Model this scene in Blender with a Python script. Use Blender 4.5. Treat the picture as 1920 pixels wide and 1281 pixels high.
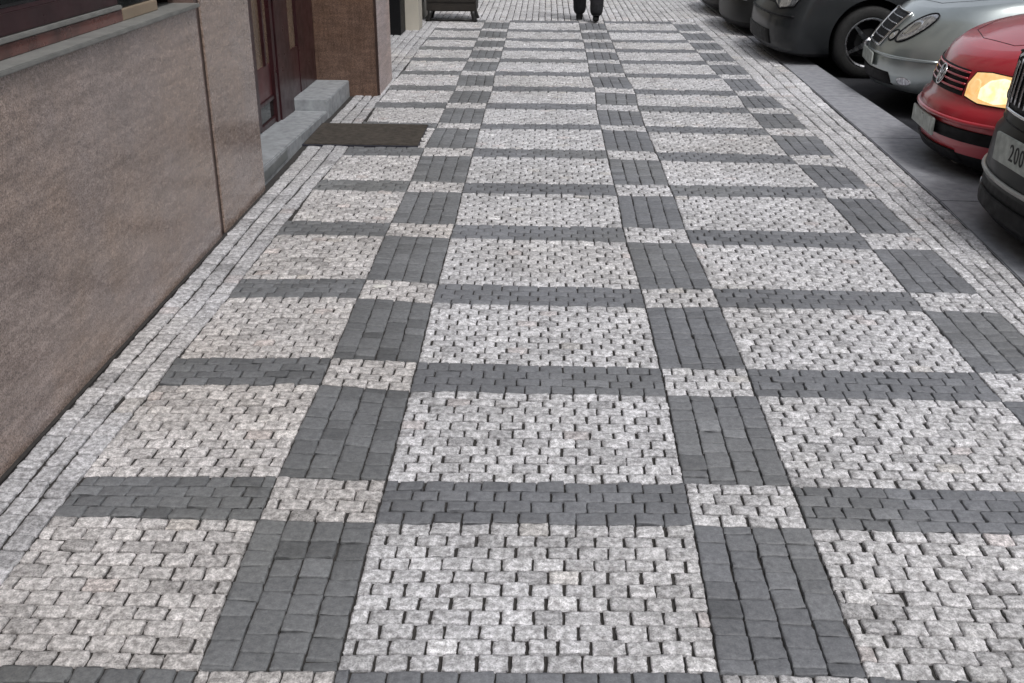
import bpy, bmesh, math, random
import numpy as np
from mathutils import Vector, Matrix
from mathutils.bvhtree import BVHTree
for o in list(bpy.data.objects): bpy.data.objects.remove(o)
SC = bpy.context.scene; COL = SC.collection
random.seed(7); RNG = np.random.default_rng(7)
R = math.radians

# ------------------------------------------------------------------ camera
CAM_H, PITCH, YAW, ROLL = 1.7, 0.42487, -0.02874, 0.00795
F = Vector((math.sin(YAW)*math.cos(PITCH), math.cos(YAW)*math.cos(PITCH), -math.sin(PITCH)))
R0 = Vector((math.cos(YAW), -math.sin(YAW), 0)); U0 = R0.cross(F)
cR = R0*math.cos(ROLL)+U0*math.sin(ROLL); cU = -R0*math.sin(ROLL)+U0*math.cos(ROLL)
cd = bpy.data.cameras.new('camera'); cam = bpy.data.objects.new('camera', cd); COL.objects.link(cam)
M = Matrix((cR, cU, -F)).transposed().to_4x4(); M.translation = Vector((0, 0, CAM_H)); cam.matrix_world = M
cd.sensor_width = 36; cd.lens = 35.625; cd.clip_start = .05; cd.clip_end = 2000
SC.camera = cam

# ------------------------------------------------------------------ daylight (overcast)
w = bpy.data.worlds.new('World'); SC.world = w; w.use_nodes = True
nt = w.node_tree; bg = nt.nodes['Background']
sky = nt.nodes.new('ShaderNodeTexSky'); sky.sky_type = 'NISHITA'; sky.sun_disc = False
SUN_EL, SUN_AZ = R(58), R(150)            # azimuth clockwise from +Y
sky.sun_elevation = SUN_EL; sky.sun_rotation = SUN_AZ
sky.air_density = 1.0; sky.dust_density = 3.0; sky.ozone_density = 1.0
hs = nt.nodes.new('ShaderNodeHueSaturation'); hs.inputs['Saturation'].default_value = .3
nt.links.new(sky.outputs[0], hs.inputs['Color']); nt.links.new(hs.outputs[0], bg.inputs[0])
bg.inputs[1].default_value = .13
sd = bpy.data.lights.new('sun', 'SUN'); sd.energy = 1.1; sd.angle = R(14); sd.color = (1, .985, .965)
so = bpy.data.objects.new('sun', sd); COL.objects.link(so)
sv = Vector((math.sin(SUN_AZ)*math.cos(SUN_EL), math.cos(SUN_AZ)*math.cos(SUN_EL), math.sin(SUN_EL)))
so.rotation_euler = sv.to_track_quat('Z', 'Y').to_euler()
SC.view_settings.view_transform = 'Standard'; SC.view_settings.look = 'None'
SC.view_settings.exposure = 0.36; SC.view_settings.gamma = 1.0
SC.cycles.use_denoising = True

# ------------------------------------------------------------------ helpers
def tag(o, label=None, cat=None, group=None, kind=None):
    if label: o['label'] = label
    if cat: o['category'] = cat
    if group: o['group'] = group
    if kind: o['kind'] = kind
    return o
def empty(name, loc=(0, 0, 0), rz=0, label=None, cat=None, group=None):
    o = bpy.data.objects.new(name, None); COL.objects.link(o); o.location = loc; o.rotation_euler.z = rz
    return tag(o, label, cat, group)
def link(name, me, mats=None, parent=None, smooth=False):
    o = bpy.data.objects.new(name, me); COL.objects.link(o)
    if mats:
        for m in (mats if isinstance(mats, (list, tuple)) else [mats]): me.materials.append(m)
    if parent: o.parent = parent
    if smooth: me.shade_smooth()
    return o
class MB:
    """collects shapes and links them as one mesh"""
    def __init__(s): s.v = []; s.f = []
    def poly(s, pts, faces):
        n = len(s.v); s.v += [tuple(p) for p in pts]; s.f += [tuple(i+n for i in f) for f in faces]; return s
    def box(s, x0, x1, y0, y1, z0, z1, M=None):
        p = [Vector((x, y, z)) for x in (x0, x1) for y in (y0, y1) for z in (z0, z1)]
        if M is not None: p = [M @ q for q in p]
        return s.poly(p, [(0, 1, 3, 2), (4, 6, 7, 5), (0, 4, 5, 1), (2, 3, 7, 6), (0, 2, 6, 4), (1, 5, 7, 3)])
    def hexa(s, p):       # eight corners ordered like box
        return s.poly(p, [(0, 1, 3, 2), (4, 6, 7, 5), (0, 4, 5, 1), (2, 3, 7, 6), (0, 2, 6, 4), (1, 5, 7, 3)])
    def tube(s, pts, r, n=8, closed=False):
        pts = [Vector(p) for p in pts]; N = len(pts); ring = []
        for i, p in enumerate(pts):
            a = pts[(i-1) % N] if (closed or i > 0) else p; b = pts[(i+1) % N] if (closed or i < N-1) else p
            t = (b-a).normalized(); u = t.cross(Vector((0, 0, 1)))
            if u.length < 1e-3: u = t.cross(Vector((1, 0, 0)))
            u.normalize(); v = t.cross(u)
            rr = r[i] if isinstance(r, (list, tuple)) else r
            ring += [p+(u*math.cos(2*math.pi*k/n)+v*math.sin(2*math.pi*k/n))*rr for k in range(n)]
        f = [(i*n+k, i*n+(k+1) % n, ((i+1) % N)*n+(k+1) % n, ((i+1) % N)*n+k) for i in range(N if closed else N-1) for k in range(n)]
        if not closed: f += [tuple(range(n))[::-1], tuple((N-1)*n+k for k in range(n))]
        return s.poly(ring, f)
    def lathe(s, prof, n=40, axis='y', c=(0, 0, 0)):
        pts = []
        for (r, h) in prof:
            for k in range(n):
                a = 2*math.pi*k/n
                q = (r*math.cos(a), h, r*math.sin(a)) if axis == 'y' else (r*math.cos(a), r*math.sin(a), h)
                pts.append((q[0]+c[0], q[1]+c[1], q[2]+c[2]))
        f = [(i*n+k, i*n+(k+1) % n, (i+1)*n+(k+1) % n, (i+1)*n+k) for i in range(len(prof)-1) for k in range(n)]
        return s.poly(pts, f)
    def build(s, name, mats, parent=None, smooth=False, bevel=0, seg=2):
        me = bpy.data.meshes.new(name); me.from_pydata(s.v, [], s.f); me.validate()
        bm = bmesh.new(); bm.from_mesh(me); bmesh.ops.recalc_face_normals(bm, faces=bm.faces)
        if bevel: bmesh.ops.bevel(bm, geom=list(bm.edges), offset=bevel, segments=seg, affect='EDGES', clamp_overlap=True)
        bm.to_mesh(me); bm.free()
        o = link(name, me, mats, parent)
        if smooth or bevel:
            me.shade_smooth()
            if bevel: me.set_sharp_from_angle(angle=R(40))
        return o

# ------------------------------------------------------------------ materials
class MT:
    def __init__(s, name, rough=.6, metal=0., spec=.5, coat=0.):
        s.m = bpy.data.materials.new(name); s.m.use_nodes = True; s.t = s.m.node_tree
        s.b = s.t.nodes['Principled BSDF']; s.b.inputs['Roughness'].default_value = rough
        s.b.inputs['Metallic'].default_value = metal; s.b.inputs['Specular IOR Level'].default_value = spec
        s.b.inputs['Coat Weight'].default_value = coat; s.b.inputs['Coat Roughness'].default_value = .04
    def n(s, t, **k):
        x = s.t.nodes.new('ShaderNode'+t)
        for a, v in k.items(): setattr(x, a, v)
        return x
    def l(s, a, b): s.t.links.new(a, b)
    def co(s, kind='Object'): return s.n('TexCoord').outputs[kind]
    def noise(s, scale, detail=4, rough=.55, vec=None, stretch=None):
        x = s.n('TexNoise'); x.inputs['Scale'].default_value = scale; x.inputs['Detail'].default_value = detail; x.inputs['Roughness'].default_value = rough
        v = vec or s.co()
        if stretch:
            mp = s.n('Mapping'); mp.inputs['Scale'].default_value = stretch; s.l(v, mp.inputs[0]); v = mp.outputs[0]
        s.l(v, x.inputs['Vector']); return x.outputs['Fac']
    def ramp(s, fac, stops):
        r = s.n('ValToRGB'); e = r.color_ramp.elements
        while len(e) < len(stops): e.new(.5)
        for q, (p, c) in zip(e, stops): q.position = p; q.color = (*c, 1) if len(c) == 3 else c
        s.l(fac, r.inputs[0]); return r.outputs[0]
    def mix(s, a, b, fac=.5, mode='MIX'):
        x = s.n('Mix', data_type='RGBA', blend_type=mode)
        for sock, v in ((x.inputs['Factor'], fac), (x.inputs[6], a), (x.inputs[7], b)):
            if isinstance(v, bpy.types.NodeSocket): s.l(v, sock)
            elif isinstance(v, (float, int)): sock.default_value = v
            else: sock.default_value = (*v, 1)
        return x.outputs[2]
    def base(s, c):
        if isinstance(c, bpy.types.NodeSocket): s.l(c, s.b.inputs['Base Color'])
        else: s.b.inputs['Base Color'].default_value = (*c, 1)
        return s
    def rgh(s, sock): s.l(sock, s.b.inputs['Roughness']); return s
    def mrange(s, v, a, b, c, d):
        x = s.n('MapRange'); s.l(v, x.inputs[0])
        for i, q in enumerate((a, b, c, d)): x.inputs[i+1].default_value = q
        return x.outputs[0]
    def bump(s, h, strength=.3, dist=.01):
        x = s.n('Bump'); x.inputs['Strength'].default_value = strength; x.inputs['Distance'].default_value = dist
        s.l(h, x.inputs['Height']); s.l(x.outputs[0], s.b.inputs['Normal']); return s

def plain(name, c, rough=.5, metal=0, vary=.12, scale=8, coat=0, bump=0, spec=.5):
    m = MT(name, rough, metal, spec, coat); n = m.noise(scale, 6)
    m.base(m.ramp(n, [(.3, tuple(max(0, v*(1-vary)) for v in c)), (.7, tuple(min(1, v*(1+vary)) for v in c))]))
    m.rgh(m.mrange(m.noise(scale*2.3, 4), .3, .7, max(.02, rough-.08), min(1, rough+.1)))
    if bump: m.bump(m.noise(scale*12, 5), bump, .004)
    return m.m

def sett(name, pale):
    m = MT(name, .72 if pale else .6, spec=.35); co = m.co()
    at = m.n('Attribute', attribute_name='tint', attribute_type='GEOMETRY')
    coarse = m.noise(55, 3, .6, co); fine = m.noise(210, 3, .7, co)
    if pale:
        c = m.mix(at.outputs['Color'], m.ramp(coarse, [(.32, (.60, .585, .585)), (.47, (.92, .92, .92)), (.62, (1.40, 1.39, 1.40))]), 1., 'MULTIPLY')
        c = m.mix(c, m.ramp(fine, [(.32, (.55, .54, .55)), (.46, (.97, .97, .97)), (.68, (1.38, 1.38, 1.38))]), 1., 'MULTIPLY')
    else:
        c = m.mix(at.outputs['Color'], m.ramp(coarse, [(.3, (.78, .78, .8)), (.7, (1.2, 1.2, 1.2))]), 1., 'MULTIPLY')
        c = m.mix(c, m.ramp(fine, [(.3, (.8, .8, .8)), (.7, (1.2, 1.2, 1.2))]), 1., 'MULTIPLY')
    dirt = m.noise(.9, 5, .6, co); stain = m.noise(5.5, 6, .65, co)
    c = m.mix(c, m.ramp(dirt, [(.36, (.86, .855, .84)), (.62, (1.06, 1.06, 1.06))]), 1., 'MULTIPLY')
    c = m.mix(c, m.ramp(stain, [(.26, (.66, .65, .63)), (.36, (1, 1, 1))]), 1., 'MULTIPLY')
    m.base(c); m.bump(fine, .55 if pale else .35, .003)
    return m.m
M_PALE = sett('pale_granite_sett', True); M_DARK = sett('dark_basalt_sett', False)
M_SAND = plain('joint_sand', (.032, .029, .027), .95, vary=.35, scale=40)
M_KERB = plain('kerb_granite', (.28, .285, .31), .7, vary=.2, scale=14, bump=.6)
def mk_asphalt():
    m = MT('wet_asphalt', .6); n = m.noise(1.2, 5); g = m.noise(160, 3, .7)
    c = m.ramp(n, [(.35, (.012, .013, .017)), (.65, (.03, .031, .037))])
    m.base(m.mix(c, m.ramp(g, [(.3, (.5, .5, .5)), (.7, (1.5, 1.5, 1.5))]), 1., 'MULTIPLY'))
    m.rgh(m.mrange(n, .4, .62, .55, .9)); m.bump(g, .25, .003); return m.m
M_ROAD = mk_asphalt()
def mk_granite(name, tone, rough=.3, st=(1, .6, 1.3)):
    m = MT(name, rough, spec=.45); co = m.co()
    v = m.n('TexVoronoi'); v.inputs['Scale'].default_value = 230; m.l(co, v.inputs['Vector'])
    sp = m.n('Separate' + 'Color'); m.l(v.outputs['Color'], sp.inputs[0])
    a, b, c_ = tone
    c = m.ramp(sp.outputs[0], [(.0, (a*.55, b*.53, c_*.55)), (.30, (a*.88, b*.85, c_*.83)), (.62, (a*1.12, b*1.1, c_*1.08)), (.95, (a*1.5, b*1.52, c_*1.55))])
    n2 = m.noise(6, 5, .6, co, (1, .55, 5.)); c = m.mix(c, m.ramp(n2, [(.3, (.74, .73, .72)), (.7, (1.24, 1.24, 1.25))]), 1., 'MULTIPLY')
    n4 = m.noise(38, 4, .7, co, st); c = m.mix(c, m.ramp(n4, [(.32, (.72, .70, .70)), (.5, (1, 1, 1)), (.7, (1.12, 1.12, 1.12))]), 1., 'MULTIPLY')
    n3 = m.noise(1.6, 4, .6, co); c = m.mix(c, m.ramp(n3, [(.38, (1.05, 1.0, .93)), (.6, (.98, 1.0, 1.03))]), 1., 'MULTIPLY')
    m.base(c); m.rgh(m.mrange(n4, .3, .7, rough-.03, rough+.12)); return m.m
M_GRAN = mk_granite('red_brown_granite', (.285, .228, .200), .2)
M_GRAN.node_tree.nodes['Principled BSDF'].inputs['Coat Weight'].default_value = .35
M_GRAN.node_tree.nodes['Principled BSDF'].inputs['Coat Roughness'].default_value = .14
M_GRAN2 = mk_granite('pink_granite', (.40, .33, .315), .4)
M_GRAN3 = mk_granite('dark_brown_granite', (.125, .078, .056), .3, (1.2, 1.2, .12))
M_STEP = plain('step_stone', (.29, .305, .32), .6, vary=.28, scale=16, bump=.5)
M_MAROON = plain('maroon_paint', (.030, .007, .009), .35, vary=.3, scale=5, coat=.1)
M_MAROON2 = plain('dull_red_panel', (.075, .018, .020), .35, vary=.4, scale=3, coat=.1)
M_BEIGEGL = plain('beige_glass', (.16, .115, .08), .25, vary=.3, scale=4, coat=.2)  # glass coloured beige, mottled by noise
M_GLASSD = plain('dark_glass', (.02, .022, .022), .06, vary=.3, scale=2, spec=.8)
M_SILL = plain('sill_stone', (.20, .20, .19), .5, vary=.2, scale=14, bump=.2)
M_BEIGE = plain('beige_render', (.28, .22, .16), .85, vary=.12, scale=5, bump=.2)
M_CREAM = plain('cream_stucco', (.45, .42, .36), .9, vary=.1, scale=3, bump=.2)
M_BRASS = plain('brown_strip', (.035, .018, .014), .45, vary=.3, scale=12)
M_BRASS2 = plain('aged_brass', (.32, .22, .09), .35, 1, vary=.2, scale=12)
M_MAT = plain('coir_mat', (.066, .056, .046), .95, vary=.35, scale=22, bump=.6)
M_MATEDGE = plain('mat_edge', (.02, .02, .03), .8)
M_BLACKPL = plain('black_plastic', (.006, .006, .007), .55, spec=.2)
M_RUBBER = plain('tyre_rubber', (.012, .012, .012), .75, vary=.25, scale=20, bump=.2)
M_CHROME = plain('chrome', (.75, .75, .75), .12, 1, vary=.05)
M_ALLOY = plain('alloy', (.62, .62, .64), .25, 1, vary=.1)
M_PLATE = plain('plate_white', (.40, .43, .40), .5, vary=.3, scale=20)
M_PLATEB = plain('plate_blue', (.02, .06, .25), .5)
M_INK = plain('plate_ink', (.02, .02, .02), .6)
M_DARKWOOD = plain('dark_stained_wood', (.016, .012, .009), .55, vary=.3, scale=9, bump=.3)
M_IRON = plain('black_iron', (.01, .01, .01), .5)
M_CLOTH = plain('black_cloth', (.008, .008, .010), .9, vary=.3, scale=15, bump=.3)
M_SHOE = plain('black_leather', (.008, .008, .008), .4)
M_SKIN = plain('skin', (.45, .27, .19), .55)
M_HAIR = plain('dark_hair', (.03, .02, .014), .7)
M_PAPER = plain('scrap_paper', (.62, .61, .58), .8)
M_LEAF = plain('dry_leaf', (.035, .028, .02), .8)
def paint(name, c, metal=.35, rough=.38, coat=1.0, spec=.5):
    m = MT(name, rough, metal, spec, coat); n = m.noise(3, 5)
    m.base(m.ramp(n, [(.35, tuple(v*.88 for v in c)), (.65, tuple(v*1.08 for v in c))]))
    d = m.noise(26, 6, .7); m.l(m.mrange(d, .4, .75, .05, .22), m.b.inputs['Coat Roughness'])
    return m.m
def lens_mat():
    m = MT('lamp_glass', .12, .75, .8, 1.); n = m.noise(30, 2, .5, None, (1, 3, 1))
    m.base(m.ramp(n, [(.35, (.30, .30, .32)), (.55, (.62, .63, .65)), (.7, (.85, .85, .87))])); return m.m
M_LENS = lens_mat()
def glow(name, c, s, vary=True):
    m = MT(name, .2, 0, .5, 1.); n = m.noise(22, 3)
    m.base((.5, .42, .3)); col = m.ramp(n, [(.35, tuple(v*f for v, f in zip(c, (1, .8, .5)))), (.6, c)])
    m.l(col, m.b.inputs['Emission Color']); m.b.inputs['Emission Strength'].default_value = s; return m.m
M_LAMP = glow('headlamp_on_bulb', (1, .85, .52), 1.15); M_LAMPR = glow('headlamp_on_reflector', (1, .62, .24), .7)
M_SILVERTRIM = plain('pale_trim', (.42, .42, .40), .45, .3)

# ------------------------------------------------------------------ pavement: every sett a real stone, one sheet
# control grid of the pattern lines (7 lines along the street x 34 lines across), as the real paving wanders
TAB = [[tuple(map(float, p)) for p in zip(*[iter(r.split())]*2)] for r in '''-1.407 0.757 -0.804 0.759 -0.468 0.760 0.459 0.761 0.796 0.762 1.700 0.763 2.020 0.763;-1.407 0.995 -0.794 0.996 -0.464 0.997 0.448 0.998 0.796 0.999 1.699 0.999 2.019 0.999;-1.394 1.606 -0.792 1.605 -0.463 1.612 0.445 1.643 0.784 1.641 1.699 1.635 2.019 1.638;-1.406 1.843 -0.792 1.842 -0.463 1.849 0.445 1.880 0.792 1.879 1.701 1.872 2.019 1.875;-1.414 2.455 -0.808 2.457 -0.468 2.456 0.461 2.482 0.795 2.484 1.701 2.483 2.018 2.481;-1.415 2.671 -0.809 2.693 -0.464 2.678 0.462 2.707 0.794 2.712 1.700 2.712 2.018 2.711;-1.407 3.308 -0.806 3.334 -0.468 3.294 0.472 3.304 0.799 3.318 1.685 3.319 2.010 3.318;-1.411 3.540 -0.808 3.567 -0.468 3.539 0.473 3.538 0.804 3.552 1.685 3.556 2.013 3.556;-1.395 4.184 -0.816 4.200 -0.477 4.156 0.471 4.163 0.801 4.186 1.695 4.179 2.014 4.160;-1.396 4.410 -0.816 4.436 -0.474 4.393 0.468 4.387 0.800 4.416 1.694 4.396 2.013 4.390;-1.392 5.065 -0.821 5.074 -0.476 5.060 0.448 5.044 0.781 5.041 1.703 4.994 2.011 5.002;-1.392 5.301 -0.821 5.293 -0.470 5.292 0.446 5.291 0.781 5.277 1.703 5.248 2.009 5.263;-1.385 5.925 -0.819 5.924 -0.480 5.929 0.455 5.917 0.793 5.917 1.703 5.920 2.007 5.918;-1.385 6.163 -0.819 6.173 -0.478 6.159 0.450 6.162 0.789 6.162 1.721 6.161 2.023 6.159;-1.363 6.786 -0.829 6.817 -0.482 6.823 0.449 6.806 0.795 6.766 1.709 6.726 2.024 6.673;-1.363 7.023 -0.829 7.054 -0.479 7.055 0.447 7.035 0.788 7.003 1.698 6.971 2.026 6.981;-1.369 7.654 -0.815 7.659 -0.479 7.660 0.446 7.665 0.787 7.619 1.696 7.575 2.038 7.566;-1.402 7.853 -0.813 7.846 -0.477 7.845 0.442 7.849 0.783 7.830 1.693 7.810 2.027 7.826;-1.404 8.430 -0.815 8.430 -0.479 8.430 0.441 8.428 0.794 8.386 1.700 8.384 2.042 8.386;-1.404 8.667 -0.815 8.667 -0.479 8.667 0.448 8.663 0.795 8.624 1.701 8.621 2.042 8.623;-1.405 9.198 -0.800 9.198 -0.464 9.198 0.463 9.195 0.819 9.144 1.725 9.142 2.010 9.137;-1.406 9.435 -0.801 9.435 -0.464 9.435 0.462 9.430 0.819 9.382 1.725 9.379 2.010 9.374;-1.406 9.989 -0.814 9.989 -0.478 9.989 0.449 9.989 0.797 9.989 1.722 9.989 2.012 9.991;-1.407 10.226 -0.814 10.226 -0.478 10.226 0.449 10.226 0.796 10.226 1.706 10.227 2.027 10.230;-1.406 10.826 -0.804 10.826 -0.468 10.826 0.459 10.826 0.798 10.826 1.706 10.826 2.028 10.827;-1.406 11.063 -0.804 11.063 -0.468 11.063 0.459 11.063 0.798 11.063 1.706 11.063 2.028 11.065;-1.406 11.604 -0.802 11.604 -0.466 11.604 0.461 11.604 0.798 11.604 1.707 11.604 2.027 11.605;-1.405 11.841 -0.802 11.841 -0.466 11.841 0.461 11.841 0.798 11.841 1.707 11.841 2.027 11.843;-1.405 12.358 -0.801 12.358 -0.465 12.358 0.462 12.358 0.798 12.358 1.707 12.358 2.027 12.359;-1.405 12.595 -0.801 12.595 -0.465 12.595 0.462 12.595 0.798 12.595 1.706 12.595 2.027 12.596;-1.405 13.230 -0.808 13.230 -0.472 13.230 0.455 13.230 0.797 13.230 1.705 13.230 2.027 13.230;-1.405 13.467 -0.808 13.467 -0.472 13.467 0.455 13.467 0.797 13.467 1.705 13.467 2.027 13.467;-1.406 14.111 -0.805 14.111 -0.472 14.112 0.458 14.113 0.796 14.116 1.703 14.121 2.026 14.131;-1.406 14.344 -0.805 14.344 -0.469 14.345 0.458 14.346 0.796 14.348 1.703 14.352 2.026 14.360'''.split(';')]
G = np.array(TAB)                                     # [row, line, xy]
STONES = []                                           # (4 corners, kind, tint, gapLong, gapCross)
MATBOX = (-1.715, -.872, 7.05, 7.76)
def kerb_in(y):
    ys = [0, 4.2, 5.1, 6.15, 7.1, 8.7, 10.1, 12.0, 14.5, 60]; xs = [2.14, 2.255, 2.325, 2.378, 2.406, 2.44, 2.485, 2.50, 2.505, 2.55]
    return float(np.interp(y, ys, xs))
def bil(c, u, v):
    return (1-u)*(1-v)*c[0]+u*(1-v)*c[1]+u*v*c[2]+(1-u)*v*c[3]
def lownoise(x, y, s=1.):
    return .5+.25*math.sin(x*2.1*s+1.3*math.sin(y*1.7*s))+.25*math.sin(y*2.9*s+2.*math.sin(x*1.3*s+.7))
def tint(kind, x, y, leftish=False):
    j = RNG.normal(0, 1)
    if kind == 'pale':
        b = .53*(1+.075*j)
        c = np.array([.975, .972, 1.0])*b
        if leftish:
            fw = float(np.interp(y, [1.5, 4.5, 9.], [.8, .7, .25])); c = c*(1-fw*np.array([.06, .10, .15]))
        wgt = max(0, lownoise(x, y, .9)-.55)*(1.4 if x < -.45 else .45)                        # warmer batches of stone
        c = c*(1-wgt*np.array([0, .05, .12]))
        r = RNG.random()
        if r < .02: c = c*np.array([1.02, .97, .95])
        elif r < .10: c = c*.78
        elif r < .16: c = c*np.array([1.14, 1.14, 1.13])
        elif r < .17: c = c*np.array([1., .98, .94])
    else:
        b = .180*(1+.08*j); c = np.array([.97, 1.0, 1.07])*b
        if RNG.random() < .06: c = c*1.12
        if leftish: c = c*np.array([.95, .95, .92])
        wgt = max(0, lownoise(x*1.5+3, y*1.1, 1.)-.6); c = c*(1+wgt*np.array([.12, .1, .0]))
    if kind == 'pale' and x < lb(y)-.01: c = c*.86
    if kind == 'dark' and leftish and 2.3 < y < 4.5:        # old grime on the left dark column
        c = c*(.72 if RNG.random() < .12 else .94)
    return np.clip(c*.92 if kind == 'pale' else c, .01, .9)
def course(c, along, v0, v1, n, off, kind, leftish=False, irr=.07, gl=.0025, gc=.0036):
    """one course inside the cell c; along='u' stones follow u, 'v' stones follow v"""
    cuts = [0.]
    t = off/n if off else 1./n
    while t < 1-.35/n:
        cuts.append(t+RNG.normal(0, irr/n*.6)); t += 1./n
    cuts.append(1.)
    for a, b in zip(cuts[:-1], cuts[1:]):
        if b-a < .18/n: continue
        if along == 'u': q = [(a, v0), (b, v0), (b, v1), (a, v1)]; g = (gc, gl)
        else: q = [(v0, a), (v1, a), (v1, b), (v0, b)]; g = (gl, gc)
        p = np.array([bil(c, *uv) for uv in q])
        p += RNG.normal(0, .0008, (4, 2))
        m = p.mean(0)
        if MATBOX[0] < m[0] < MATBOX[1] and MATBOX[2] < m[1] < MATBOX[3]: continue
        dk = .72 if kind == 'dark' else 1.
        STONES.append((p, kind, tint(kind, m[0], m[1], leftish), dk*g[0]*RNG.uniform(.55, 1.5), dk*g[1]*RNG.uniform(.5, 1.5)))
YL = G[:, 0, 1]; XL = G[:, 0, 0]; YR = G[:, 6, 1]; XR = G[:, 6, 0]
lb = lambda y: float(np.interp(y, YL, XL)); er = lambda y: float(np.interp(y, YR, XR))
NR = len(G)
for r in range(NR-1):
    band = (r % 2 == 0)                                # near line -> far line of a band, then the panel
    for ci, ncol in ((0, 7), (1, 4), (2, 11), (3, 4), (4, 11), (5, 4)):
        c = [G[r][ci], G[r][ci+1], G[r+1][ci+1], G[r+1][ci]]
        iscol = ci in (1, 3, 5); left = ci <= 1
        if ci == 0:                                    # the left panel runs ragged into the border
            c = [c[0]+np.array([RNG.normal(0, .008), 0]), c[1], c[2], c[3]+np.array([RNG.normal(0, .008), 0])]
        if band or not iscol:
            kind = 'pale' if (band == iscol) else 'dark'
            rows = 4 if band else 11
            e = np.cumsum([0]+list(1+RNG.normal(0, .045, rows))); e /= e[-1]
            for k in range(rows):
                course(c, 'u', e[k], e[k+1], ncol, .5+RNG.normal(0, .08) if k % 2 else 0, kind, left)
        else:
            for k in range(4):
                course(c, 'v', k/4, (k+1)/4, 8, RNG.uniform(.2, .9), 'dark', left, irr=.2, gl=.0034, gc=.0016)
def strip(xa, xb, y0, y1, length, kind='pale', left=False, gl=.0045, gc=.0022, seg=1.0):
    """longitudinal course between two lines x=xa(y), x=xb(y)"""
    y = y0
    while y < y1:
        l = length*RNG.uniform(.75, 1.35); b = min(y+l, y1)
        p = np.array([[xa(y), y], [xb(y), y], [xb(b), b], [xa(b), b]])+RNG.normal(0, .0014, (4, 2)); m = p.mean(0); y = b
        if MATBOX[0] < m[0] < MATBOX[1] and MATBOX[2] < m[1] < MATBOX[3]: continue
        STONES.append((p, kind, tint(kind, m[0], m[1], left), gl*RNG.uniform(.6, 1.4), gc*RNG.uniform(.6, 1.5)))
YL = G[:, 0, 1]; XL = G[:, 0, 0]; YR = G[:, 6, 1]; XR = G[:, 6, 0]
lb = lambda y: float(np.interp(y, YL, XL)); er = lambda y: float(np.interp(y, YR, XR))
def wl(k):      # left border lines between wall and panel
    return lambda y: -1.655+(lb(y)+1.655)*k/3.+.004*math.sin(y*3+k)*(0 < k < 3)
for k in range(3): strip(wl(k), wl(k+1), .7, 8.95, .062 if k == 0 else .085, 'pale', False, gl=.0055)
for k in range(6):                                    # wider border beyond the pier
    f0 = lambda y, k=k: -1.93+(lb(y)+1.93)*k/6.; f1 = lambda y, k=k: -1.93+(lb(y)+1.93)*(k+1)/6.
    strip(f0, f1, 9.72 if k < 5 else 8.98, 14.36, .085)
for k in range(4):
    f0 = lambda y, k=k: er(y)+(kerb_in(y)-.014-er(y))*k/4.; f1 = lambda y, k=k: er(y)+(kerb_in(y)-.014-er(y))*(k+1)/4.
    strip(f0, f1, .7, 14.36, .080)
for k in range(46):                                   # plain lengthwise setts past the pattern
    f0 = lambda y, k=k: -1.6+(kerb_in(y)-.014+1.6)*k/46.; f1 = lambda y, k=k: -1.6+(kerb_in(y)-.014+1.6)*(k+1)/46.
    strip(f0, f1, 14.37+RNG.uniform(0, .05), 36, .115, 'pale', False, gl=.005)

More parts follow.
